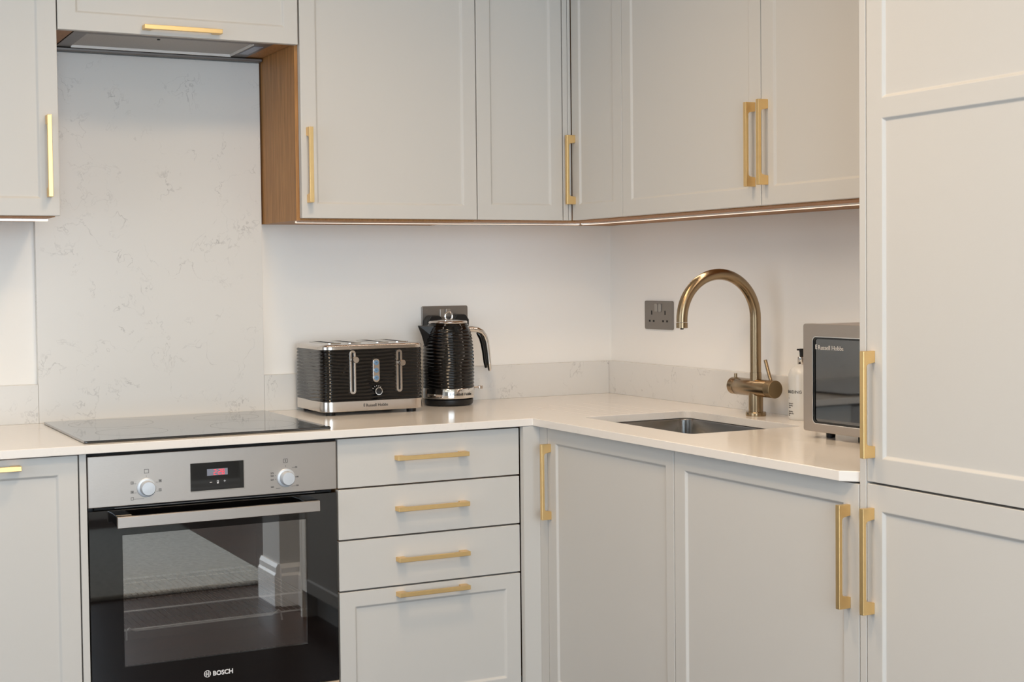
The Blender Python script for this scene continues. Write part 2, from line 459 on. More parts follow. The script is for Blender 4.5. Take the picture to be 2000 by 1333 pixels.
def window(n, axis, pos, b0, b1, c0, c1):
    def B(u0, u1, d0, d1, w0, w1):
        return (u0, u1, pos+d0, pos+d1, w0, w1) if axis == 'y' else (pos+d0, pos+d1, u0, u1, w0, w1)
    mid = (b0+b1)/2; mz = (c0+c1)/2
    fr = boxes([B(b0, b0+.05, -.08, -.03, c0, c1), B(b1-.05, b1, -.08, -.03, c0, c1), B(b0+.05, b1-.05, -.08, -.03, c0, c0+.05),
                B(b0+.05, b1-.05, -.08, -.03, c1-.05, c1), B(mid-.02, mid+.02, -.08, -.03, c0+.05, c1-.05)])
    o = struct('window_%d' % n, fr, 'trim')
    p = link('pane', box(*B(b0+.05, b1-.05, -.09, -.085, c0+.05, c1-.05)), 'pane', o)
window(1, 'y', YMIN, -3.15, -.85, .45, 2.35)
window(2, 'x', XMIN, -3.35, -1.25, .55, 2.35)

# recessed ceiling downlights, warm
k = 0
for (x, y, pw) in ((-2.6, -1.3, 1.8), (-1.3, -1.3, 6.5), (-1.65, -2.2, 9), (-2.9, -3.2, 2.6), (-1.6, -3.2, 2.6), (-2.2, -4.4, 2.)):
    t = Thing('ceiling_downlight', (x, y, CEIL), 'recessed white ceiling downlight with a warm lamp', 'ceiling light', group='ceiling downlights')
    t.part('bezel', ring_prism([(x+.05*math.cos(a*math.pi/12), y+.05*math.sin(a*math.pi/12)) for a in range(24)],
                               [(x+.036*math.cos(a*math.pi/12), y+.036*math.sin(a*math.pi/12)) for a in range(24)], 'z', CEIL-.006, CEIL), 'white_plastic', smooth=False)
    t.part('lamp', lathe([(.034, CEIL-.003), (.034, CEIL-.001)], 24, ctr=(x, y)), mat('warm_lamp', (255, 240, 215), emis=((255, 214, 170), 6.)) if k == 0 else 'lampm')
    if k == 0: M['lampm'] = bpy.data.materials['warm_lamp']
    l = bpy.data.lights.new('downlight', 'AREA'); l.shape = 'DISK'; l.size = .3; l.energy = pw*1.3; l.color = (1, .73, .46); l.spread = R(150)
    lo = bpy.data.objects.new('downlight', l); COL.objects.link(lo); lo.location = (x, y, CEIL-.012)
    k += 1

rug = box(-3.3, -.475, -4.75, -3.12, 0.0, .02)
single('rug', rug, 'rug', (-1.9, -3.9, 0), 'grey woven rug lying on the dark wooden floor', 'rug', bevel=.006)

# ------------------------------------------------------------------ handles
def handle_mesh():
    """vertical bar handle, 195 mm long, centred; door face at y=0, bar towards -y"""
    L, D, T, wd = .0975, .027, .0075, .0055
    pr = [(0, L), (-D, L), (-D, -L), (0, -L), (0, -L+.021), (-D+T+.004, -L+.0235), (-D+T+.0012, -L+.0255), (-D+T, -L+.029),
          (-D+T, L-.029), (-D+T+.0012, L-.0255), (-D+T+.004, L-.0235), (0, L-.021)]
    bm = prism(pr, 'x', -wd, wd)
    return bm
_h = handle_mesh(); MV = bpy.data.meshes.new('handle_vertical'); _h.to_mesh(MV); MV.materials.append(M['brass'])
_h.transform(Matrix.Rotation(R(90), 4, 'Y')); MH = bpy.data.meshes.new('handle_horizontal'); _h.to_mesh(MH); MH.materials.append(M['brass']); _h.free()
def handle(t, door, x, yf, z, horiz=False):
    o = bpy.data.objects.new('handle', MH if horiz else MV); COL.objects.link(o); o.parent = door
    o.location = Vector((x, yf, z)) - t.base
    md = o.modifiers.new('bevel', 'BEVEL'); md.width = .0008; md.segments = 2; md.limit_method = 'ANGLE'; md.angle_limit = R(40)
    return o
BV = .0012

# ------------------------------------------------------------------ base units, back run
t = Thing('base_cabinet', (-1.98, -.28, 0), 'grey painted base cabinet left of the oven with one framed door', 'cabinet')
t.part('body', box(-2.2, -1.762, -.565, -.03, .19, .883), 'carcass')
t.part('plinth', box(-2.2, -1.762, -.53, -.51, 0, .187), 'paint')
t.part('side_panel', box(-1.7575, -1.7418, -DD, -.03, 0, ZB-.0005), 'paint', bevel=BV)
d = t.part('door', front(-2.2, -1.7605, .19, .8863, -DD, [(-2.155, -1.8035, .235, .8443)]), 'paint', bevel=BV)
handle(t, d, -1.983, -DD, .8675, True)
t = Thing('drawer_cabinet', (-.89, -.28, 0), 'grey base unit of three plain drawers above one deep framed drawer', 'cabinet')
t.part('body', box(-1.1395, -.643, -.565, -.03, .19, .883), 'carcass')
t.part('plinth', box(-1.1395, -.643, -.53, -.51, 0, .187), 'paint')
x0, x1 = -1.1408, -.6412
for (z0, z1, zh) in ((.7637, .8845, .8300), (.6364, .7597, .7028), (.5099, .6323, .5760)):
    d = t.part('drawer', front(x0, x1, z0, z1, -DD), 'paint', bevel=BV)
    handle(t, d, -.8935, -DD, zh, True)
d = t.part('drawer', front(x0, x1, .19, .5059, -DD, [(-1.1005, -.682, .235, .4682)]), 'paint', bevel=BV, label='deep bottom drawer with a recessed panel')
handle(t, d, -.8945, -DD, .4890, True)

# corner base unit (fillers on both runs, door on the right run)
t = Thing('corner_base_cabinet', (.62, -.28, 0), 'grey corner base unit with the inner-corner fillers and one tall framed door', 'cabinet', frame='R')
t.part('body', boxes([(.03, .600, -.565, -.03, .19, .883), (.600, 1.231, -.565, -.03, .19, .208), (1.213, 1.231, -.565, -.03, .208, .883), (.600, 1.213, -.046, -.03, .208, .690)]), 'carcass')
t.part('plinth', box(.60, 1.231, -.53, -.51, 0, .187), 'paint')
t.part('filler', boxes([(DD, DD+.0185, -.6382, -.5905, .0, ZB-.0005)]), 'paint')
t.part('filler', box(DD, .6490, -DD, -DD+.018, 0, ZB-.0005), 'paint')
d = t.part('door', front(.6508, 1.2315, .19, .8863, -DD, [(.6935, 1.2000, .235, .8500)]), 'paint', bevel=BV)
handle(t, d, .6645, -DD, .7495)
t = Thing('sink_cabinet', (1.54, -.28, 0), 'grey framed-door base unit beside the tall unit, below the microwave', 'cabinet', frame='R')
t.part('body', boxes([(1.234, 1.252, -.565, -.03, .19, .883), (1.826, 1.844, -.565, -.03, .19, .883), (1.252, 1.826, -.565, -.03, .19, .208)]), 'carcass')
t.part('plinth', box(1.234, 1.844, -.53, -.51, 0, .187), 'paint')
d = t.part('door', front(1.2343, 1.8438, .19, .8863, -DD, [(1.2755, 1.8003, .235, .8470)]), 'paint', bevel=BV)
handle(t, d, 1.8150, -DD, .7485)

# tall unit
t = Thing('tall_cabinet', (2.16, -.3, 0), 'full-height grey cabinet at the right with a two-panel upper door and a lower door', 'cabinet', frame='R')
t.part('side_panel', box(1.8463, 1.8638, -DD, -.002, 0, ZT), 'paint', bevel=BV)
t.part('body', box(1.866, 2.458, -.567, -.005, .1, ZT), 'carcass')
t.part('plinth', box(1.866, 2.458, -.53, -.51, 0, .098), 'paint')
t.part('side_panel', box(2.460, 2.478, -DD, -.002, 0, ZT), 'paint', bevel=BV)
d = t.part('door', front(1.8660, 2.457, .8950, ZT, -DD, [(1.9075, 2.415, .9400, 1.5539), (1.9075, 2.415, 1.5903, 2.125)]), 'paint', bevel=BV)
handle(t, d, 1.8830, -DD, 1.0375)
d = t.part('door', front(1.8660, 2.457, .105, .8912, -DD, [(1.9060, 2.415, .15, .8435)]), 'paint', bevel=BV)
handle(t, d, 1.8808, -DD, .7505)

# ------------------------------------------------------------------ wall units
t = Thing('wall_cabinet', (-2.04, -.16, ZU), 'grey wall cupboard at the upper left of the hood with a right-hand handle', 'cabinet')
t.part('body', box(-2.336, -1.7465, -.2995, -.002, ZU-.002, ZT), 'carcass')
d = t.part('door', front(-2.336, -1.7381, ZU, ZT, -DU, [(-2.291, -1.7825, 1.4765, 2.125)]), 'paint', bevel=BV)
handle(t, d, -1.7630, -DU, 1.5770)

t = Thing('hood_cabinet', (-1.435, -.16, 1.88), 'short grey flap-front cupboard above the hob housing the extractor', 'cabinet')
t.part('body', boxes([(-1.745, -1.6925, -.2995, -.002, 1.886, ZT), (-1.1835, -1.138, -.2995, -.002, 1.886, ZT), (-1.6925, -1.1835, -.2995, -.002, 1.98, ZT),
                      (-1.6925, -1.1835, -.2995, -.2865, 1.886, 1.98)]), 'carcass')
d = t.part('flap_door', front(-1.7353, -1.1322, 1.8826, ZT, -DU, [(-1.6925, -1.1690, 1.9250, 2.125)]), 'paint', bevel=BV)
handle(t, d, -1.4355, -DU, 1.8985, True)

t = Thing('wall_cabinet', (-.875, -.16, ZU), 'wide grey wall cupboard right of the hood with an exposed oak side', 'cabinet')
t.part('body', box(-1.1357, -.6225, -.2995, -.002, ZU-.005, ZT), 'carcass')
d = t.part('door', front(-1.1276, -.6230, ZU, ZT, -DU, [(-1.0855, -.6620, 1.4725, 2.125)]), 'paint', bevel=BV)
handle(t, d, -1.1085, -DU, 1.5725)

# corner wall unit, bi-fold doors
t = Thing('corner_wall_cabinet', (-.3, -.16, ZU), 'grey L-shaped corner wall cupboard with a door on each side of the inner corner', 'cabinet')
t.part('body', prism([(-.6205, -.002), (-.6205, -.2995), (-.2995, -.2995), (-.2995, -.592), (-.002, -.592), (-.002, -.002)], 'z', ZU-.002, ZT), 'carcass')
t.part('door', front(-.6200, -.3520, ZU, ZT, -DU, [(-.5785, -.3890, 1.4765, 2.125)]), 'paint', bevel=BV, label='door facing the room on the back wall')
t.part('filler', box(-.3490, -.3340, -DU-.0005, -.3015, ZU, ZT), 'paint', bevel=BV)
t.part('filler', box(-.3325, -.3228, -DU, -.3015, ZU, ZT), 'paint', bevel=BV)
fd = front(.3240, .5920, ZU, ZT, -DU, [(.3640, .5465, 1.4780, 2.125)]); fd.transform(FR['R'])
d = t.part('door', fd, 'paint', bevel=BV, label='door on the right-hand run with a brass handle')
h = handle(t, d, 0, 0, 0); h.rotation_euler = (0, 0, R(-90)); h.location = Vector((-DU, -.3385, 1.5775)) - t.base

t = Thing('wall_cabinet', (1.2, -.16, ZU), 'double-door grey wall cupboard over the sink, handles meeting in the middle', 'cabinet', frame='R')
t.part('body', box(.595, 1.806, -.2995, -.002, ZU-.002, ZT), 'carcass')
d = t.part('door', front(.5945, 1.1985, ZU, ZT, -DU, [(.6370, 1.1540, 1.4770, 2.125)]), 'paint', bevel=BV)
handle(t, d, 1.1735, -DU, 1.5775)
d = t.part('door', front(1.2012, 1.8060, ZU, ZT, -DU, [(1.2460, 1.7610, 1.4770, 2.125)]), 'paint', bevel=BV)
handle(t, d, 1.2215, -DU, 1.5790)
t.part('filler', box(1.8075, 1.8455, -DU, -.3015, ZU, ZT), 'paint')

# light strips below the wall units
def strip(name, p0, p1, label, frame='B'):
    x0, x1 = p0, p1
    tt = Thing('light_strip', ((x0+x1)/2, -.2, ZU-.009), label, 'light strip', frame=frame)
    tt.part('channel', boxes([(x0, x1, -.258, -.254, ZU-.0095, ZU-.0055), (x0, x1, -.244, -.240, ZU-.0095, ZU-.0055)]), 'satin')
    tt.part('diffuser', box(x0, x1, -.254, -.244, ZU-.0105, ZU-.0055), 'strip')
    F = FR[frame]; p = F @ Vector(((x0+x1)/2, -.249, ZU-.0115))
    l = area('strip_light', p, (0, 0, 0 if frame == 'B' else R(-90)), x1-x0, .008, (.65 if frame == 'R' else .20)*(x1-x0), (1, .87, .74), 150)
strip('l', -2.3, -1.756, 'slim warm white strip under the upper-left wall cupboard')
strip('b', -1.120, -.2595, 'slim pale strip under the back wall cupboards above the toaster and kettle')
strip('r', .262, 1.845, 'slim pale strip under the right-hand cupboards above the tap', 'R')

# ------------------------------------------------------------------ worktop with sink cut-out
def worktop():
    c = .028
    outer = [(-2.215, -.002), (-2.215, -DC), (-DC, -DC), (-DC, -1.8125), (-DC+c, -1.8445), (-.002, -1.8445), (-.002, -.002)]
    hole = rrect(-.485, -.158, -1.145, -.655, .018, 5)
    bm = bmesh.new()
    for loop in (outer, hole):
        vs = [bm.verts.new((x, y, ZC)) for x, y in loop]
        for i in range(len(vs)): bm.edges.new((vs[i], vs[(i+1) % len(vs)]))
    bmesh.ops.triangle_fill(bm, edges=bm.edges[:], use_beauty=True)
    r = bmesh.ops.extrude_face_region(bm, geom=bm.faces[:])
    for v in [g for g in r['geom'] if isinstance(g, bmesh.types.BMVert)]: v.co.z = ZB
    bmesh.ops.recalc_face_normals(bm, faces=bm.faces)
    return bm
single('worktop', worktop(), 'worktop', (0, 0, 0), 'pale L-shaped stone worktop running over all the base units', 'worktop', bevel=.0015)
single('upstand', box(-2.215, -1.7484, -.02, -.001, ZC, 1.0106), 'marble', (-1.98, 0, ZC), 'low veined stone upstand left of the hob splashback', 'upstand', bevel=.001)
single('upstand', box(-1.1400, -.0205, -.02, -.001, ZC, 1.0106), 'marble', (-.6, 0, ZC), 'low veined stone upstand behind the toaster and kettle', 'upstand', bevel=.001)
single('upstand', box(.001, 1.8455, -.02, -.001, ZC, 1.0106), 'marble', (.9, 0, ZC), 'low veined stone upstand on the right wall behind the tap', 'upstand', frame='R', bevel=.001)
single('splashback', box(-1.7480, -1.1404, -.02, -.001, ZC, 1.8740), 'marble', (-1.44, 0, ZC), 'tall veined stone splashback panel between hob and extractor', 'splashback', bevel=.001)

# ------------------------------------------------------------------ sink
t = Thing('sink', (-.32, -.9, .70), 'undermounted brushed steel sink bowl set in the worktop under the tap', 'sink')
def bowl():
    bm = bmesh.new()
    loops = [(rrect(-.510, -.133, -1.170, -.630, .03, 6), ZB-.0008), (rrect(-.482, -.161, -1.142, -.658, .03, 6), ZB-.0008),
             (rrect(-.480, -.163, -1.140, -.660, .03, 6), ZB-.004),
             (rrect(-.476, -.167, -1.136, -.664, .03, 6), .735), (rrect(-.466, -.177, -1.126, -.674, .03, 6), .722),
             (rrect(-.34, -.30, -.92, -.88, .018, 6), .718)]
    R_ = [[bm.verts.new((x, y, z)) for x, y in l] for l, z in loops]
    n = len(R_[0])
    for k in range(len(R_)-1):
        for i in range(n):
            bm.faces.new((R_[k][i], R_[k][(i+1) % n], R_[k+1][(i+1) % n], R_[k+1][i]))
    bm.faces.new(R_[-1])
    bmesh.ops.recalc_face_normals(bm, faces=bm.faces)
    for f in bm.faces: f.normal_flip()
    return bm
o = t.part('bowl', bowl(), 'steel_sink', smooth=True)
md = o.modifiers.new('solid', 'SOLIDIFY'); md.thickness = .001; md.offset = 1
t.part('drain', lathe([(.04, .7185), (.04, .7205), (.03, .7215), (.005, .7195)], 32, ctr=(-.32, -.9)), 'chrome', smooth=True)

# ------------------------------------------------------------------ tap
TX, TY = -.094, -.872
t = Thing('kitchen_tap', (TX, TY, ZC), 'tall antique-brass swan-neck tap with side levers beside the sink', 'tap')
t.part('base_flange', lathe([(.026, ZC), (.0262, ZC+.0015), (.0262, ZC+.0095), (.0255, ZC+.0105)], 48, ctr=(TX, TY)), 'antique', smooth=True)
t.part('column', lathe([(.0188, ZC+.0105), (.0188, .975)], 48, ctr=(TX, TY)), 'antique', smooth=True)
t.part('column', lathe([(.0150, .995), (.0150, 1.0225)], 48, ctr=(TX, TY)), 'antique', smooth=True)
path = [(TX, TY, 1.0230), (TX, TY, 1.06), (TX, TY, 1.11)]
RR = .1140; zc = 1.1635
for i in range(0, 33):
    a = math.pi*i/32
    path.append((TX-RR+RR*math.cos(a), TY, zc+RR*math.sin(a)))
path.append((TX-2*RR, TY, 1.158))
t.part('spout', tube(path, .0142, 32), 'antique', smooth=True)
t.part('spout_tip', lathe([(.0115, 1.1430), (.0146, 1.1432), (.0146, 1.1565), (.0142, 1.1568)], 40, ctr=(TX-2*RR, TY)), 'antique', smooth=True)
t.part('aerator', lathe([(.004, 1.1395), (.0045, 1.1432)], 20, ctr=(TX-2*RR, TY)), 'black_plastic')
ZM = .9828
mc = (TX, ZM)
t.part('mixer_body', lathe([(.0222, -.9290), (.0225, -.9285), (.0225, -.7965), (.0222, -.796)], 48, ctr=mc, axis='y'), 'antique', smooth=True)
hk = t.part('temperature_control', lathe([(.0218, -.9540), (.0228, -.9532), (.0228, -.9300), (.0222, -.9295)], 48, ctr=mc, axis='y'), 'antique_end', smooth=True)
t.part('lever', tube([(TX, -.9370, ZM+.018), (TX, -.9235, 1.030), (TX, -.9130, 1.0560)], [.0045, .0045, .0045], 16), 'antique', parent=hk, smooth=True)
fk = t.part('flow_control', lathe([(.0222, -.7952), (.0228, -.7948), (.0228, -.7755), (.0218, -.7745)], 48, ctr=mc, axis='y'), 'antique', smooth=True)
t.part('lever', tube([(TX, -.785, ZM+.018), (TX, -.785, ZM+.0325)], .0042, 16), 'antique', parent=fk, smooth=True)

# ------------------------------------------------------------------ hob
hx0, hx1, hy0, hy1 = -1.7425, -1.1510, -.5780, -.0500
t = Thing('induction_hob', ((hx0+hx1)/2, (hy0+hy1)/2, ZC), 'flat black glass hob set on the worktop above the oven', 'hob')
t.part('glass_top', prism(rrect(hx0, hx1, hy0, hy1, .006, 4), 'z', ZC+.0005, ZC+.0060), 'hob_glass', bevel=.0012)
marks = []
for cx, cy, r in ((-1.60, -.42, .085), (-1.60, -.19, .105), (-1.30, -.42, .105), (-1.30, -.19, .085)):
    o_ = [(cx+r*math.cos(a*math.pi/24), cy+r*math.sin(a*math.pi/24)) for a in range(48)]
    i_ = [(cx+(r-.0012)*math.cos(a*math.pi/24), cy+(r-.0012)*math.sin(a*math.pi/24)) for a in range(48)]
    marks.append(ring_prism(o_, i_, 'z', ZC+.0060, ZC+.00605))
t.part('zone_marking', join(marks), mat('hob_print', (46, 46, 50), rough=.2))

# ------------------------------------------------------------------ extractor
t = Thing('extractor_hood', (-1.437, -.15, 1.884), 'grey metal extractor canopy built into the cupboard above the hob', 'extractor hood')
bmh = boxes([(-1.6905, -1.1855, -.2850, -.2660, 1.8845, 1.8875), (-1.6905, -1.1855, -.0560, -.021, 1.8845, 1.8875),
             (-1.6905, -1.6550, -.2660, -.0560, 1.8845, 1.8875), (-1.2320, -1.1855, -.2660, -.0560, 1.8845, 1.8875),
             (-1.688, -1.188, -.283, -.025, 1.900, 1.97)])
t.part('canopy', bmh, 'hood_steel', bevel=.0008)
t.part('filter', box(-1.6530, -1.2340, -.2640, -.0580, 1.8880, 1.8905), 'mesh')
t.part('filter_glint', boxes([(-1.6550, -1.2320, -.0600, -.0560, 1.8815, 1.8905), (-1.2350, -1.2320, -.2660, -.0600, 1.8825, 1.8905)]), 'filter_glint')  # added pale strips that draw the reflected bright line beside the filter
t.part('lamp_lens', box(-1.222, -1.197, -.235, -.10, 1.8835, 1.8846), 'lcd')
t.part('rear_rail', boxes([(-1.735, -1.1375, -.0420, -.0205, 1.8755, 1.8838)]), 'hood_steel', bevel=.002)
t.part('filter_catch', lathe([(.004, 1.8860), (.004, 1.8880)], 12, ctr=(-1.47, -.23)), 'black_plastic')

# ------------------------------------------------------------------ oven
OX0, OX1 = -1.7395, -1.1447
t = Thing('built_in_oven', (-1.442, -.3, .29), 'built-in single oven with a steel control panel and black glass door', 'oven')
t.part('body', boxes([(-1.735, -1.715, -.565, -.05, .29, .875), (-1.170, -1.150, -.565, -.05, .29, .875), (-1.715, -1.170, -.565, -.05, .29, .315),
                      (-1.715, -1.170, -.545, -.05, .750, .875), (-1.715, -1.170, -.07, -.05, .315, .750)]), 'black_plastic')
t.part('cavity', boxes([(-1.690, -1.686, -.560, -.12, .34, .735), (-1.204, -1.200, -.560, -.12, .34, .735), (-1.686, -1.204, -.560, -.12, .336, .34),
                        (-1.686, -1.204, -.560, -.12, .735, .739), (-1.686, -1.204, -.124, -.12, .34, .735)]), 'cavity')
cp = t.part('control_panel', box(OX0, OX1, -DD, -.566, .7635, .8808), 'steel', bevel=.0015)
t.part('vent_slot', boxes([(-1.725, -1.160, -.583, -.566, .7572, .7628)]), 'gap_shade')
t.part('vent_rail', boxes([(-1.68, -1.20, -.5875, -.5835, .7592, .7602)]), 'hood_steel')
t.part('gap_shade_strip', boxes([(-1.7410, -1.1430, -.580, -.566, .8812, .8885)]), 'gap_shade')  # dark strip painting the shade in the gap under the worktop
dd = ring_prism([(OX0, .294), (OX1, .294), (OX1, .7560), (OX0, .7560)], [(-1.6645, .3935), (-1.2248, .3935), (-1.2248, .6965), (-1.6645, .6965)], 'y', -DD, -.576)
door = t.part('door', dd, 'black_glass', bevel=.001)
t.part('window_pane', box(-1.6645, -1.2248, -DD+.0004, -.5860, .3935, .6965), 'oven_window', parent=door)
hb = t.part('handle', boxes([(-1.6862, -1.2073, -.6450, -.6360, .7215, .7470)]), 'steel', parent=door, bevel=.001)
t.part('handle_bracket', join([prism([(-.636, .7215), (-.636, .7475), (-DD, .7490), (-DD, .7290)], 'x', -1.6862, -1.650),
                               prism([(-.636, .7215), (-.636, .7475), (-DD, .7490), (-DD, .7290)], 'x', -1.2440, -1.2073),
                               box(-1.650, -1.244, -.636, -.630, .722, .747)]), 'black_gloss', parent=door, bevel=.001)
t.part('bottom_trim', boxes([(OX0, -1.190, -.583, -.566, .272, .2915)]), 'white_plastic')
t.part('bottom_trim', boxes([(-1.1885, OX1, -.588, -.566, .272, .2915)]), 'tan')
# maker's lettering and round emblem
cx, cz, r = -1.4735, .3520, .0083
em = [ring_prism([(cx+r*math.cos(a*math.pi/16), cz+r*math.sin(a*math.pi/16)) for a in range(32)],
                 [(cx+(r-.0013)*math.cos(a*math.pi/16), cz+(r-.0013)*math.sin(a*math.pi/16)) for a in range(32)], 'y', -DD-.0004, -DD),
      boxes([(cx-.0032, cx-.0018, -DD-.0004, -DD, cz-.0060, cz+.0060), (cx+.0018, cx+.0032, -DD-.0004, -DD, cz-.0060, cz+.0060),
             (cx-.0018, cx+.0018, -DD-.0004, -DD, cz-.0024, cz-.0012), (cx-.0018, cx+.0018, -DD-.0004, -DD, cz+.0012, cz+.0024),
             (cx-.0060, cx-.0050, -DD-.0004, -DD, cz-.0035, cz+.0035), (cx+.0050, cx+.0060, -DD-.0004, -DD, cz-.0035, cz+.0035)])]
t.part('lettering', join([move(text_bm('BOSCH', .0150, offset=.0005), -1.4605, -DD-.0002, .3462)]+em), 'silver_print', parent=door)
# knobs
def knob(cx, cz):
    kp = t.part('knob', lathe([(.0222, -DD), (.0222, -DD-.003), (.0205, -DD-.0042), (.0170, -DD-.0045), (.0165, -DD-.020), (.0150, -DD-.0222), (.002, -DD-.0226)], 40, ctr=(cx, cz), axis='y'), 'knob', smooth=True)
knob(-1.6075, .8020); knob(-1.2735, .8005)
# display
ds = t.part('display', box(-1.5052, -1.3778, -DD-.0012, -DD+.002, .7850, .8500), 'black_glass', parent=cp, bevel=.0005)
t.part('display_trim', boxes([(-1.3778, -1.3755, -DD-.0016, -DD+.002, .7828, .8500), (-1.5052, -1.3778, -DD-.0016, -DD+.002, .7828, .7850)]), 'satin', parent=cp)
def q(px, py):   # small marks: measured positions on the control panel, metres from the display's top-left corner
    return px, py
lx0, lx1, lz0, lz1 = -1.4660, -1.4165, .8190, .8345
t.part('clock_panel', box(lx0, lx1, -DD-.0015, -DD-.0011, lz0, lz1), 'lcd', parent=cp)
SEG = {'2': 'abged', '8': 'abcdefg'}
sg = []
def digit(ch, x, z, w, h):
    th = .0010; m = h/2
    d_ = {'a': (x, x+w, z+h-th, z+h), 'd': (x, x+w, z, z+th), 'g': (x, x+w, z+m-th/2, z+m+th/2),
          'f': (x, x+th, z+m, z+h), 'b': (x+w-th, x+w, z+m, z+h), 'e': (x, x+th, z, z+m), 'c': (x+w-th, x+w, z, z+m)}
    for s_ in SEG[ch]:
        a = d_[s_]; sg.append((a[0], a[1], -DD-.0018, -DD-.0015, a[2], a[3]))
digit('2', -1.4500, .8200, .0058, .0125); digit('2', -1.4385, .8205, .0058, .0125); digit('8', -1.4305, .8205, .0058, .0125)
sg += [(-1.4418, -1.4405, -DD-.0018, -DD-.0015, .8235, .8248), (-1.4418, -1.4405, -DD-.0018, -DD-.0015, .8285, .8298)]
t.part('clock_digits', boxes(sg), 'red', parent=cp)
y0, y1 = -DD-.0016, -DD-.0012
ic = [(-1.4600, -1.4545, y0, y1, .8025, .8037), (-1.4265, -1.4215, y0, y1, .8040, .8050), (-1.4245, -1.4235, y0, y1, .8020, .8070),
      (-1.4425, -1.4385, y0, y1, .7995, .8025), (-1.4425, -1.4415, y0, y1, .8030, .8060), (-1.4395, -1.4385, y0, y1, .8030, .8060), (-1.4425, -1.4385, y0, y1, .8060, .8068)]
t.part('touch_symbols', boxes(ic), 'silver_print', parent=cp)
y0, y1 = -DD-.0003, -DD+.0002
mk = []
def frame_mark(x, z, w, h, fill=None):
    th = .0008
    mk.extend([(x-w/2, x+w/2, y0, y1, z+h/2-th, z+h/2), (x-w/2, x+w/2, y0, y1, z-h/2, z-h/2+th), (x-w/2, x-w/2+th, y0, y1, z-h/2+th, z+h/2-th), (x+w/2-th, x+w/2, y0, y1, z-h/2+th, z+h/2-th)])
    if fill == 'x': mk.append((x-w/5, x+w/5, y0, y1, z-h/4, z+h/4))
    if fill == 'i': mk.append((x-.0006, x+.0006, y0, y1, z-h/3, z+h/3))
    if fill == '=': mk.append((x-w/3, x+w/3, y0, y1, z+h/5, z+h/5+th))
frame_mark(-1.6069, .8397, .0105, .0095, None); frame_mark(-1.2740, .8415, .0105, .0095, 'i')
mk += [(-1.6078, -1.6068, y0, y1, .8278, .8295), (-1.2742, -1.2732, y0, y1, .8275, .8300)]
for x, z, f in ((-1.6402, .8150, 'i'), (-1.6406, .7938, 'x'), (-1.6405, .7785, None), (-1.5760, .8155, 'x'), (-1.5765, .7945, 'i')): frame_mark(x, z, .0065, .0062, f)
mk += [(-1.6360, -1.6305, y0, y1, .8125, .8131), (-1.6365, -1.6305, y0, y1, .7915, .7921), (-1.6365, -1.6140, y0, y1, .7768, .7774), (-1.5855, -1.5805, y0, y1, .8125, .8131), (-1.5850, -1.5805, y0, y1, .7915, .7921)]
tx = []
for s_, x, z in (('50', -1.2470, .8228), ('100', -1.2465, .7995), ('150', -1.2465, .7782), ('275', -1.3085, .8118), ('250', -1.3085, .8052), ('225', -1.3085, .7960), ('200', -1.3085, .7785)):
    tx.append(move(text_bm(s_, .0052, offset=.0001, depth=.0002), x-.0030, -DD-.0002, z))
mk += [(-1.2580, -1.2500, y0, y1, .8236, .8242), (-1.2520, -1.2490, y0, y1, .8008, .8014), (-1.2600, -1.2500, y0, y1, .7790, .7796), (-1.3010, -1.2980, y0, y1, .8070, .8076), (-1.3010, -1.2980, y0, y1, .7985, .7991), (-1.2990, -1.2870, y0, y1, .7762, .7768)]
t.part('function_scale', boxes([m_ for m_ in mk if m_[0] < -1.44]), 'ink_black', parent=cp)
t.part('temperature_scale', join([boxes([m_ for m_ in mk if m_[0] > -1.44])]+tx), 'ink_black', parent=cp)

# wire racks inside the oven
def rack(z, y0, label, bent):
    tt = Thing('oven_rack', (-1.44, -.35, z), label, 'oven rack', group=None)
    ws = bmesh.new()
    tube([(-1.672, y0, z), (-1.218, y0, z), (-1.218, -.16, z), (-1.672, -.16, z)], .0028, 8, ws, closed=True)
    for yy in (y0+.02, -.33, -.20): tube([(-1.67, yy, z-.003), (-1.22, yy, z-.003)], .0013, 6, ws)
    tt.part('frame', ws, 'wire', smooth=True)
    gs = bmesh.new()
    for i in range(1, 30):
        x = -1.672+.454*i/30
        tube([(x, y0, z+.002), (x, -.16, z+.002)], .0009, 6, gs)
    tt.part('grid', gs, 'wire', smooth=True)
    if bent:
        g = tube([(-1.6500, y0-.006, z-.022), (-1.6495, y0-.006, z+.001), (-1.6440, y0-.006, z+.006), (-1.637, y0-.006, z+.001), (-1.628, y0-.006, z-.002), (-1.30, y0-.006, z-.002),
                  (-1.290, y0-.006, z+.003), (-1.283, y0-.006, z+.008), (-1.277, y0-.006, z+.002), (-1.274, y0-.006, z-.018)], .0024, 8)
        tt.part('front_rail', g, 'wire', smooth=True)
rack(.5080, -.535, 'upper chromed wire rack inside the oven', False)
rack(.4655, -.540, 'lower chromed wire rack with a bent front rail inside the oven', True)

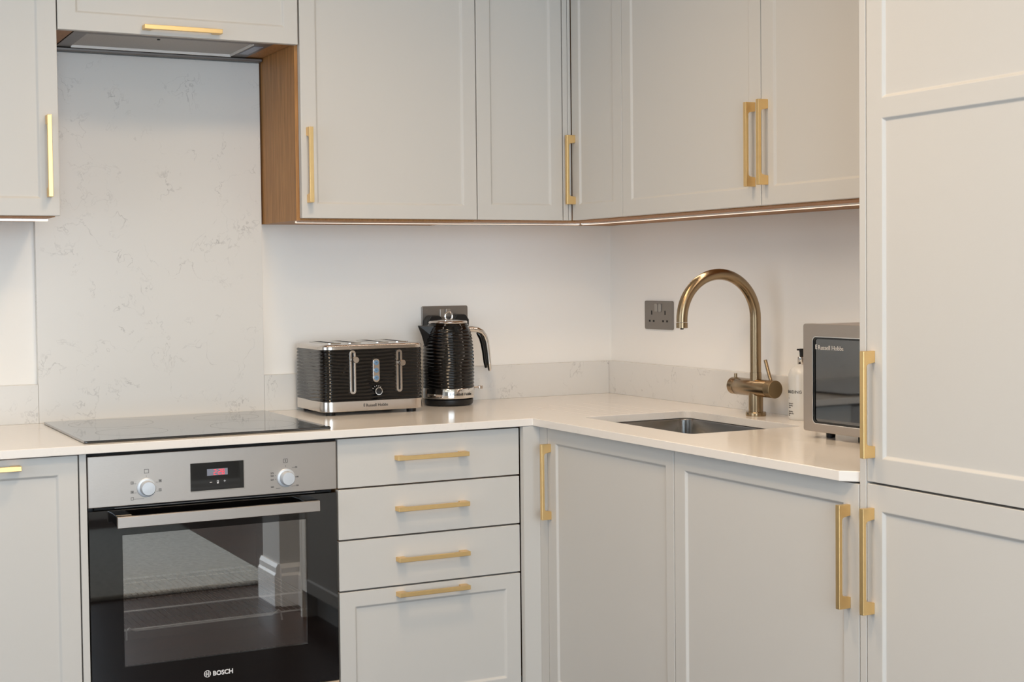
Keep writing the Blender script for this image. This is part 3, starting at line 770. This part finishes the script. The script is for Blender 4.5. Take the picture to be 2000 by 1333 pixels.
# ------------------------------------------------------------------ toaster
TM = Matrix.Translation((-.9103, -.1518, ZC)) @ Matrix.Rotation(R(-.51), 4, 'Z')
t = Thing('toaster', (0, 0, 0), 'black ribbed four-slice toaster with chrome trim, beside the kettle', 'toaster', mtx=TM)
W2, D2, rr = .1481, .1190, .030
def shell(zs, off, seg=10, sub=14):
    """stack of rounded-rectangle rings; off(z, u) gives outward offset"""
    bm = bmesh.new()
    base = []
    pts = rrect(-W2, W2, -D2, D2, rr, seg)
    n = len(pts)
    full = []
    for i in range(n):
        a, b = pts[i], pts[(i+1) % n]
        L = math.hypot(b[0]-a[0], b[1]-a[1]); m = max(1, int(L/.012))
        for k_ in range(m): full.append((a[0]+(b[0]-a[0])*k_/m, a[1]+(b[1]-a[1])*k_/m))
    N = len(full); s = 0; info = []
    for i in range(N):
        a, b, c = full[i-1], full[i], full[(i+1) % N]
        tx_, ty_ = c[0]-a[0], c[1]-a[1]; L = math.hypot(tx_, ty_)
        info.append((b[0], b[1], ty_/L, -tx_/L, s)); s += math.hypot(c[0]-b[0], c[1]-b[1])
    rings = []
    for z in zs:
        rings.append([bm.verts.new((x+nx*off(z, u), y+ny*off(z, u), z)) for x, y, nx, ny, u in info])
    for k_ in range(len(rings)-1):
        for i in range(N):
            bm.faces.new((rings[k_][i], rings[k_][(i+1) % N], rings[k_+1][(i+1) % N], rings[k_+1][i]))
    bm.faces.new(rings[0][::-1]); bm.faces.new(rings[-1])
    bmesh.ops.recalc_face_normals(bm, faces=bm.faces)
    return bm
def rib(z, u):
    wob = .0016*math.sin(u*31+1.3)+.0012*math.sin(u*57+z*40)
    return -.0012+.0013*math.sin(2*math.pi*(z+wob)/.0094)
t.part('body', shell([.0375+.139*i/118 for i in range(119)], rib), 'black_gloss', smooth=True)
t.part('base_band', shell([.0105, .0115, .0372, .0382], lambda z, u: 0 if .011 < z < .038 else -.001), 'satin', smooth=True)
t.part('top_deck', shell([.1765, .1775, .1845, .1885, .1905, .1912], lambda z, u: {.1765: -.001, .1775: 0, .1845: 0, .1885: -.003, .1905: -.009, .1912: -.016}[z]), 'satin', smooth=True)
for xs_ in (-.098, -.040, .040, .098):
    o_ = rrect(xs_-.019, xs_+.019, -.080, .080, .006, 3); i_ = rrect(xs_-.0145, xs_+.0145, -.0755, .0755, .004, 3)
    sl = t.part('slot_rim', ring_prism(o_, i_, 'z', .1905, .1940), 'chrome', bevel=.001)
    t.part('slot', prism(i_, 'z', .1908, .1914), 'gap_shade', parent=sl)
for sx in (-1, 1):
    for sy in (-1, 1):
        t.part('foot', lathe([(.013, 0), (.014, .0108)], 24, ctr=(sx*.118, sy*.090)), 'black_plastic', smooth=True)
yf = -D2
def tp(X, Z):   # world measurement on the front -> toaster coordinates
    return X+.9103, Z-ZC
for (xa, xb, za, zb, kx, kz) in ((-.9824, -.9650, .9665, 1.0843, -.9600, 1.0595), (-.8475, -.8310, .9674, 1.0827, -.8240, 1.0475)):
    x0_, z0_ = tp(xa, za); x1_, z1_ = tp(xb, zb); xm = (x0_+x1_)/2
    g = t.part('lever_guide', ring_prism(rrect(x0_, x1_, z0_, z1_, .0085, 6), rrect(xm-.0028, xm+.0028, z0_+.006, z1_-.006, .0027, 6), 'y', yf-.0032, yf+.004), 'satin', bevel=.001)
    t.part('lever_slot', prism(rrect(xm-.0030, xm+.0030, z0_+.005, z1_-.005, .0028, 6), 'y', yf-.0012, yf+.003), 'gap_shade', parent=g)
    kx_, kz_ = tp(kx, kz)
    t.part('lever', join([box(xm-.002, xm+.002, yf-.016, yf-.001, kz_-.003, kz_+.003), lathe([(.0078, yf-.0245), (.0085, yf-.0235), (.0085, yf-.0165), (.0075, yf-.0155)], 28, ctr=(xm+.002, kz_), axis='y')]), 'satin', parent=g, smooth=True)
x0_, z0_ = tp(-.9160, .9965); x1_, z1_ = tp(-.8970, 1.0600); xm = (x0_+x1_)/2
bp_ = t.part('button_plate', prism(rrect(x0_, x1_, z0_, z1_, .0090, 6), 'y', yf-.0030, yf+.004), 'satin', bevel=.001)
for zz in (1.0490, 1.0283, 1.0080):
    t.part('button', lathe([(.0062, yf-.0050), (.0066, yf-.0045), (.0066, yf-.002)], 24, ctr=(xm, tp(0, zz)[1]), axis='y'), 'blue_button', parent=bp_, smooth=True)
    t.part('button_symbol', box(xm-.002, xm+.002, yf-.0053, yf-.0049, tp(0, zz)[1]-.0006, tp(0, zz)[1]+.0006), 'ink_black', parent=bp_)
dx, dz = tp(-.9044, .9725)
dl = t.part('browning_dial', lathe([(.0092, yf-.0150), (.0098, yf-.0140), (.0098, yf+.001)], 32, ctr=(dx, dz), axis='y'), 'black_gloss', smooth=True)
t.part('dial_rim', lathe([(.0086, yf-.0154), (.0102, yf-.0154), (.0102, yf-.0130), (.0086, yf-.0130)], 32, ctr=(dx, dz), axis='y', closed=True), 'chrome', parent=dl, smooth=True)
tk = []
for a in (150, 120, 95, 70, 45):
    ca, sa = math.cos(R(a)), math.sin(R(a))
    b_ = box(-.0005, .0005, yf-.0028, yf-.0008, .0125, .0150); b_.transform(Matrix.Rotation(-R(a-90), 4, 'Y')); t.part('tick_mark', move(b_, dx, 0, dz), 'silver_print', parent=dl)
lx_, lz_ = tp(-.945, .9310)
def rh_logo(size, y, off=.012):
    s = size
    return [boxes([(-.55*s, -.40*s, y-.0003, y+.0003, .05*s, .75*s), (-.38*s, -.20*s, y-.0003, y+.0003, .05*s, .15*s), (-.38*s, -.20*s, y-.0003, y+.0003, .35*s, .45*s), (-.38*s, -.20*s, y-.0003, y+.0003, .65*s, .75*s)]),
            move(text_bm('Russell Hobbs', s, offset=off*s), 0, y, 0)]
t.part('lettering', join([move(b_, lx_+.008, 0, lz_) for b_ in rh_logo(.0112, yf-.0003)]), 'ink_black')

# ------------------------------------------------------------------ kettle
KX, KY = -.6205, -.118
t = Thing('kettle', (KX, KY, ZC), 'black ribbed electric kettle with chrome handle, right of the toaster', 'kettle')
pb = t.part('power_base', lathe([(.066, ZC+.002), (.0690, ZC+.004), (.0705, ZC+.012), (.0705, ZC+.0175), (.066, ZC+.0195)], 64, ctr=(KX, KY)), 'black_plastic', smooth=True)
for ax_, ay_ in ((-.04, -.035), (.04, -.035), (0, .05)): t.part('foot', lathe([(.008, ZC), (.008, ZC+.003)], 12, ctr=(KX+ax_, KY+ay_)), 'black_plastic', parent=pb)
t.part('base_band', lathe([(.0700, .9300), (.0740, .9315), (.0745, .9340), (.0745, .9585), (.0735, .9600)], 72, ctr=(KX, KY)), 'chrome', smooth=True)
def krad(z):
    pts = [(.960, .0738), (1.00, .0748), (1.045, .0745), (1.085, .0722), (1.105, .0698), (1.120, .0665), (1.130, .0628), (1.138, .0580)]
    for (a, ra), (b, rb) in zip(pts, pts[1:]):
        if a <= z <= b:
            s_ = (z-a)/(b-a); return ra+(rb-ra)*s_
    return pts[-1][1]
def kettle_body():
    bm = bmesh.new(); n = 96; rings = []
    zs = [.9602+i*(1.138-.9602)/150 for i in range(151)]
    for z in zs:
        ring = []
        fade = min(1, max(0, (1.132-z)/.02))
        for i in range(n):
            a = 2*math.pi*i/n
            wob = .0012*math.sin(a*5+.7)+.0008*math.sin(a*9+z*50)
            r_ = krad(z)-.0008+.0012*fade*math.sin(2*math.pi*(z+wob)/.0098)
            ring.append(bm.verts.new((KX+r_*math.cos(a), KY+r_*math.sin(a), z)))
        rings.append(ring)
    for k_ in range(len(rings)-1):
        for i in range(n): bm.faces.new((rings[k_][i], rings[k_][(i+1) % n], rings[k_+1][(i+1) % n], rings[k_+1][i]))
    bm.faces.new(rings[0][::-1]); bm.faces.new(rings[-1])
    bmesh.ops.recalc_face_normals(bm, faces=bm.faces)
    return bm
t.part('body', kettle_body(), 'black_gloss', smooth=True)
t.part('shoulder', lathe([(.0585, 1.1375), (.0590, 1.1395), (.0560, 1.1440), (.0520, 1.1450)], 64, ctr=(KX, KY)), 'black_gloss', smooth=True)
lid = t.part('lid', lathe([(.0550, 1.1450), (.0562, 1.1470), (.0562, 1.1490), (.0530, 1.1520), (.0300, 1.1550), (.002, 1.1556)], 64, ctr=(KX, KY)), 'satin', smooth=True)
lp = []
for i in range(28):
    a = 2*math.pi*i/28; lp.append((KX+.0005+.0112*math.cos(a), KY-.004, 1.1650+.0122*math.sin(a)))
t.part('lid_loop', tube(lp, .0028, 10, closed=True), 'chrome', parent=lid, smooth=True)
# pouring spout, on the left
sp = bmesh.new()
tipx = KX-.0945
A = [sp.verts.new(p) for p in ((tipx, KY-.004, 1.1405), (KX-.052, KY-.022, 1.1395), (KX-.052, KY+.022, 1.1395), (tipx, KY+.004, 1.1405))]
B = [sp.verts.new(p) for p in ((tipx+.012, KY-.0035, 1.112), (KX-.060, KY-.019, 1.112), (KX-.060, KY+.019, 1.112), (tipx+.012, KY+.0035, 1.112))]
Cc = [sp.verts.new(p) for p in ((KX-.0735, KY-.002, 1.080), (KX-.066, KY-.006, 1.080), (KX-.066, KY+.006, 1.080), (KX-.0735, KY+.002, 1.080))]
for U, L_ in ((A, B), (B, Cc)):
    for i in range(4): sp.faces.new((U[i], U[(i+1) % 4], L_[(i+1) % 4], L_[i]))
sp.faces.new(A[::-1]); sp.faces.new(Cc)
bmesh.ops.recalc_face_normals(sp, faces=sp.faces)
t.part('spout', sp, 'black_plastic', bevel=.002)
hp = [(.052, 1.126), (.072, 1.1265), (.090, 1.1245), (.105, 1.118), (.1150, 1.106), (.1215, 1.088), (.1255, 1.063), (.1285, 1.033), (.1305, 1.010), (.1308, 1.003)]
hd = t.part('handle', tube([(KX+a, KY-.004, b) for a, b in hp], [.0125, .0125, .0115, .0105, .0098, .0092, .0086, .0080, .0072, .0050], 18, flat=(1.0, .78)), 'chrome', smooth=True)
hp2 = [(.094, 1.1150), (.1010, 1.109), (.1070, 1.099), (.1115, 1.083), (.1155, 1.060), (.119, 1.030), (.1215, 1.012)]
t.part('handle_grip', tube([(KX+a-.002, KY-.004, b) for a, b in hp2], [.004, .0072, .0075, .007, .0065, .006, .004], 14), 'black_gloss', parent=hd, smooth=True)
t.part('switch', join([box(KX+.070, KX+.1020, KY-.012, KY-.004, .9545, .9600), box(KX+.092, KX+.1040, KY-.013, KY-.003, .9520, .9615)]), 'satin', bevel=.0015)
# lettering wrapped on the band
lg = join([move(b_, 0, 0, 0) for b_ in rh_logo(.0118, 0)])
for v in lg.verts:
    a = R(-112)+(v.co.x+.006)/.0747
    rad_ = .0747-v.co.y
    v.co = Vector((KX+rad_*math.cos(a), KY+rad_*math.sin(a), .9405+v.co.z))
t.part('lettering', lg, 'ink_black')

# ------------------------------------------------------------------ sockets
def socket(name, frame, xc, zc, label, w=.150, h=.086):
    t = Thing('wall_socket', (xc, 0, zc-h/2), label, 'socket', frame=frame)
    t.part('plate', prism(rrect(xc-w/2, xc+w/2, zc-h/2, zc+h/2, .005, 4), 'y', -.0055, -.0005), 'grey_plate', bevel=.0015)
    for s_ in (-1, 1):
        cx = xc+s_*.036
        t.part('rocker_switch', prism(rrect(xc+s_*.0095-.0075, xc+s_*.0095+.0075, zc+.010, zc+.034, .002, 3), 'y', -.0085, -.0050), 'rocker', bevel=.001)
        t.part('pin_holes', boxes([(cx-.0028, cx+.0028, -.0058, -.0050, zc-.001+.002, zc+.0135), (cx-.0150, cx-.0065, -.0058, -.0050, zc-.0205, zc-.0145), (cx+.0065, cx+.0150, -.0058, -.0050, zc-.0205, zc-.0145)]), 'gap_shade')
    return t
socket('back', 'B', -.5775, 1.1500, 'double grey metal wall socket behind the kettle')
socket('right', 'R', .2800, 1.1580, 'double grey metal wall socket on the right wall near the tap', w=.1515, h=.0850)
for xc, zt, lb in ((-.6235, 1.166, 'left black plug in the socket behind the kettle, half hidden by the lid'), (-.5405, 1.168, 'right black plug in the socket behind the kettle, above the kettle lid')):
    t = Thing('power_plug', (xc, -.03, zt-.05), lb, 'plug')
    pr = [(xc-.026, zt-.052), (xc+.026, zt-.052), (xc+.026, zt-.016), (xc+.016, zt-.002), (xc+.010, zt), (xc-.010, zt), (xc-.016, zt-.002), (xc-.026, zt-.016)]
    t.part('plug_body', prism(pr, 'y', -.040, -.0058), 'black_plastic', bevel=.003)
    t.part('cable', tube([(xc, -.028, zt-.05), (xc, -.032, zt-.075), (xc, -.034, zt-.11), (xc-.005, -.034, zt-.17), (xc-.005, -.036, .918)], .0032, 10), 'black_plastic', smooth=True)

# ------------------------------------------------------------------ soap bottle
BX, BY = -.0555, -1.0110
t = Thing('soap_bottle', (BX, BY, ZC), 'white pump soap bottle half hidden behind the microwave', 'bottle')
prof = [(.031, ZC+.0003), (.0330, ZC+.003), (.0335, ZC+.008)]
prof += [(.0335, 1.018), (.0330, 1.024), (.0300, 1.033), (.0245, 1.0405), (.0160, 1.0460), (.0100, 1.0485)]
t.part('bottle_body', lathe(prof, 56, ctr=(BX, BY)), 'bottle', smooth=True)
t.part('collar', lathe([(.0100, 1.0480), (.0103, 1.0485), (.0103, 1.0665), (.0095, 1.0675)], 36, ctr=(BX, BY)), 'chrome', smooth=True)
pm = t.part('pump', join([lathe([(.0052, 1.0670), (.0056, 1.0830), (.0056, 1.0850)], 20, ctr=(BX, BY)),
                          move(box(-.0060, .026, -.0050, .0050, 1.0800, 1.0880), BX, BY, 0, Matrix.Rotation(R(-30), 4, 'Z')),
                          move(box(-.012, -.004, -.004, .004, 1.0835, 1.0875), BX, BY, 0, Matrix.Rotation(R(-30), 4, 'Z'))]), 'black_plastic', bevel=.001)
def wrap(lines, c, rad, a0):
    out = []
    for s_, size, z, off in lines:
        b_ = text_bm(s_, size, offset=off, depth=.0002)
        for v in b_.verts:
            a = a0+v.co.x/rad; r_ = rad+.0002-v.co.y
            v.co = Vector((c[0]+r_*math.cos(a), c[1]+r_*math.sin(a), z+v.co.z))
        out.append(b_)
    return join(out)
t.part('printed_label', wrap([('HARDING', .0110, .9770, 0)], (BX, BY), .0336, R(-213)), 'ink_black')
t.part('printed_text', wrap([('1', .0060, .9620, 0), ('Hand wash', .0040, .9500, 0), ('Refreshing', .0040, .9450, 0), ('Bottle', .0040, .9400, 0),
                             ('Hydrating', .0044, .9300, 0), ('Liquid soap', .0044, .9250, 0), ('300', .0040, .9200, 0)], (BX, BY), .0336, R(-200)), 'ink')

# ------------------------------------------------------------------ microwave
MM = Matrix.Translation((-.30645, -1.32966, ZC)) @ Matrix.Rotation(R(1.385), 4, 'Z') @ FR['R']
# local: x along the front (towards the camera), y into the wall, z up; front face at y=0
t = Thing('microwave', (0, 0, 0), 'steel-fronted microwave partly hidden by the tall cabinet', 'microwave', mtx=MM)
zb, zt = .0154, .2552
t.part('case', box(.004, .446, .0225, .262, zb+.002, zt-.001), 'steel', bevel=.004)
Wm = .31
dr = t.part('door', ring_prism(rrect(0, Wm, zb, zt, .006, 5), rrect(.0330, Wm-.018, .0345, .2265, .010, 5), 'y', 0, .022), 'steel', bevel=.0015)
t.part('window_surround', ring_prism(rrect(.0332, Wm-.0182, .0347, .2263, .010, 5), rrect(.0375, Wm-.0225, .039, .2220, .007, 5), 'y', .0012, .010), 'black_gloss', parent=dr)
t.part('window_glass', prism(rrect(.0375, Wm-.0225, .039, .2220, .007, 5), 'y', .0030, .0050), 'mw_window', parent=dr)
t.part('inner_screen', box(.034, Wm-.019, .0155, .018, .036, .226), mat('perforated_screen', (64, 66, 70), rough=.4, var=.3, vscale=700), parent=dr)
t.part('chrome_rim', ring_prism(rrect(.0318, Wm-.0168, .0333, .2277, .011, 5), rrect(.0334, Wm-.0184, .0349, .2261, .010, 5), 'y', -.0008, .004), 'chrome', parent=dr)
t.part('lettering', join([move(b_, .0470, 0, .1985) for b_ in rh_logo(.0145, .0026, -.008)]), 'silver_print', parent=dr)
cpn = t.part('control_panel', prism(rrect(Wm+.002, .45, zb, zt, .006, 5), 'y', 0, .022), 'steel', bevel=.0015)
t.part('dial', lathe([(.022, -.018), (.024, -.016), (.024, .001)], 32, ctr=(.382, .10), axis='y'), 'satin', parent=cpn, smooth=True)
t.part('display', box(.340, .425, -.0008, .004, .195, .228), 'black_glass', parent=cpn)
for xx in (.155, .405):
    for yy in (.035, .225):
        t.part('foot', lathe([(.010, 0), (.011, zb+.003)], 20, ctr=(xx, yy)), 'black_plastic', smooth=True)
for yy in (.045, .225):
    t.part('foot', lathe([(.010, 0), (.011, zb+.003)], 20, ctr=(.04, yy)), 'black_plastic', smooth=True)
o = single('chopping_board', prism(rrect(.115, .40, .06, .25, .03, 6), 'z', zt-.0005, zt+.0065), 'tan', (.25, .15, zt-.0005), 'thin pale round-cornered board lying on top of the microwave', 'board', mtx=MM, bevel=.002)
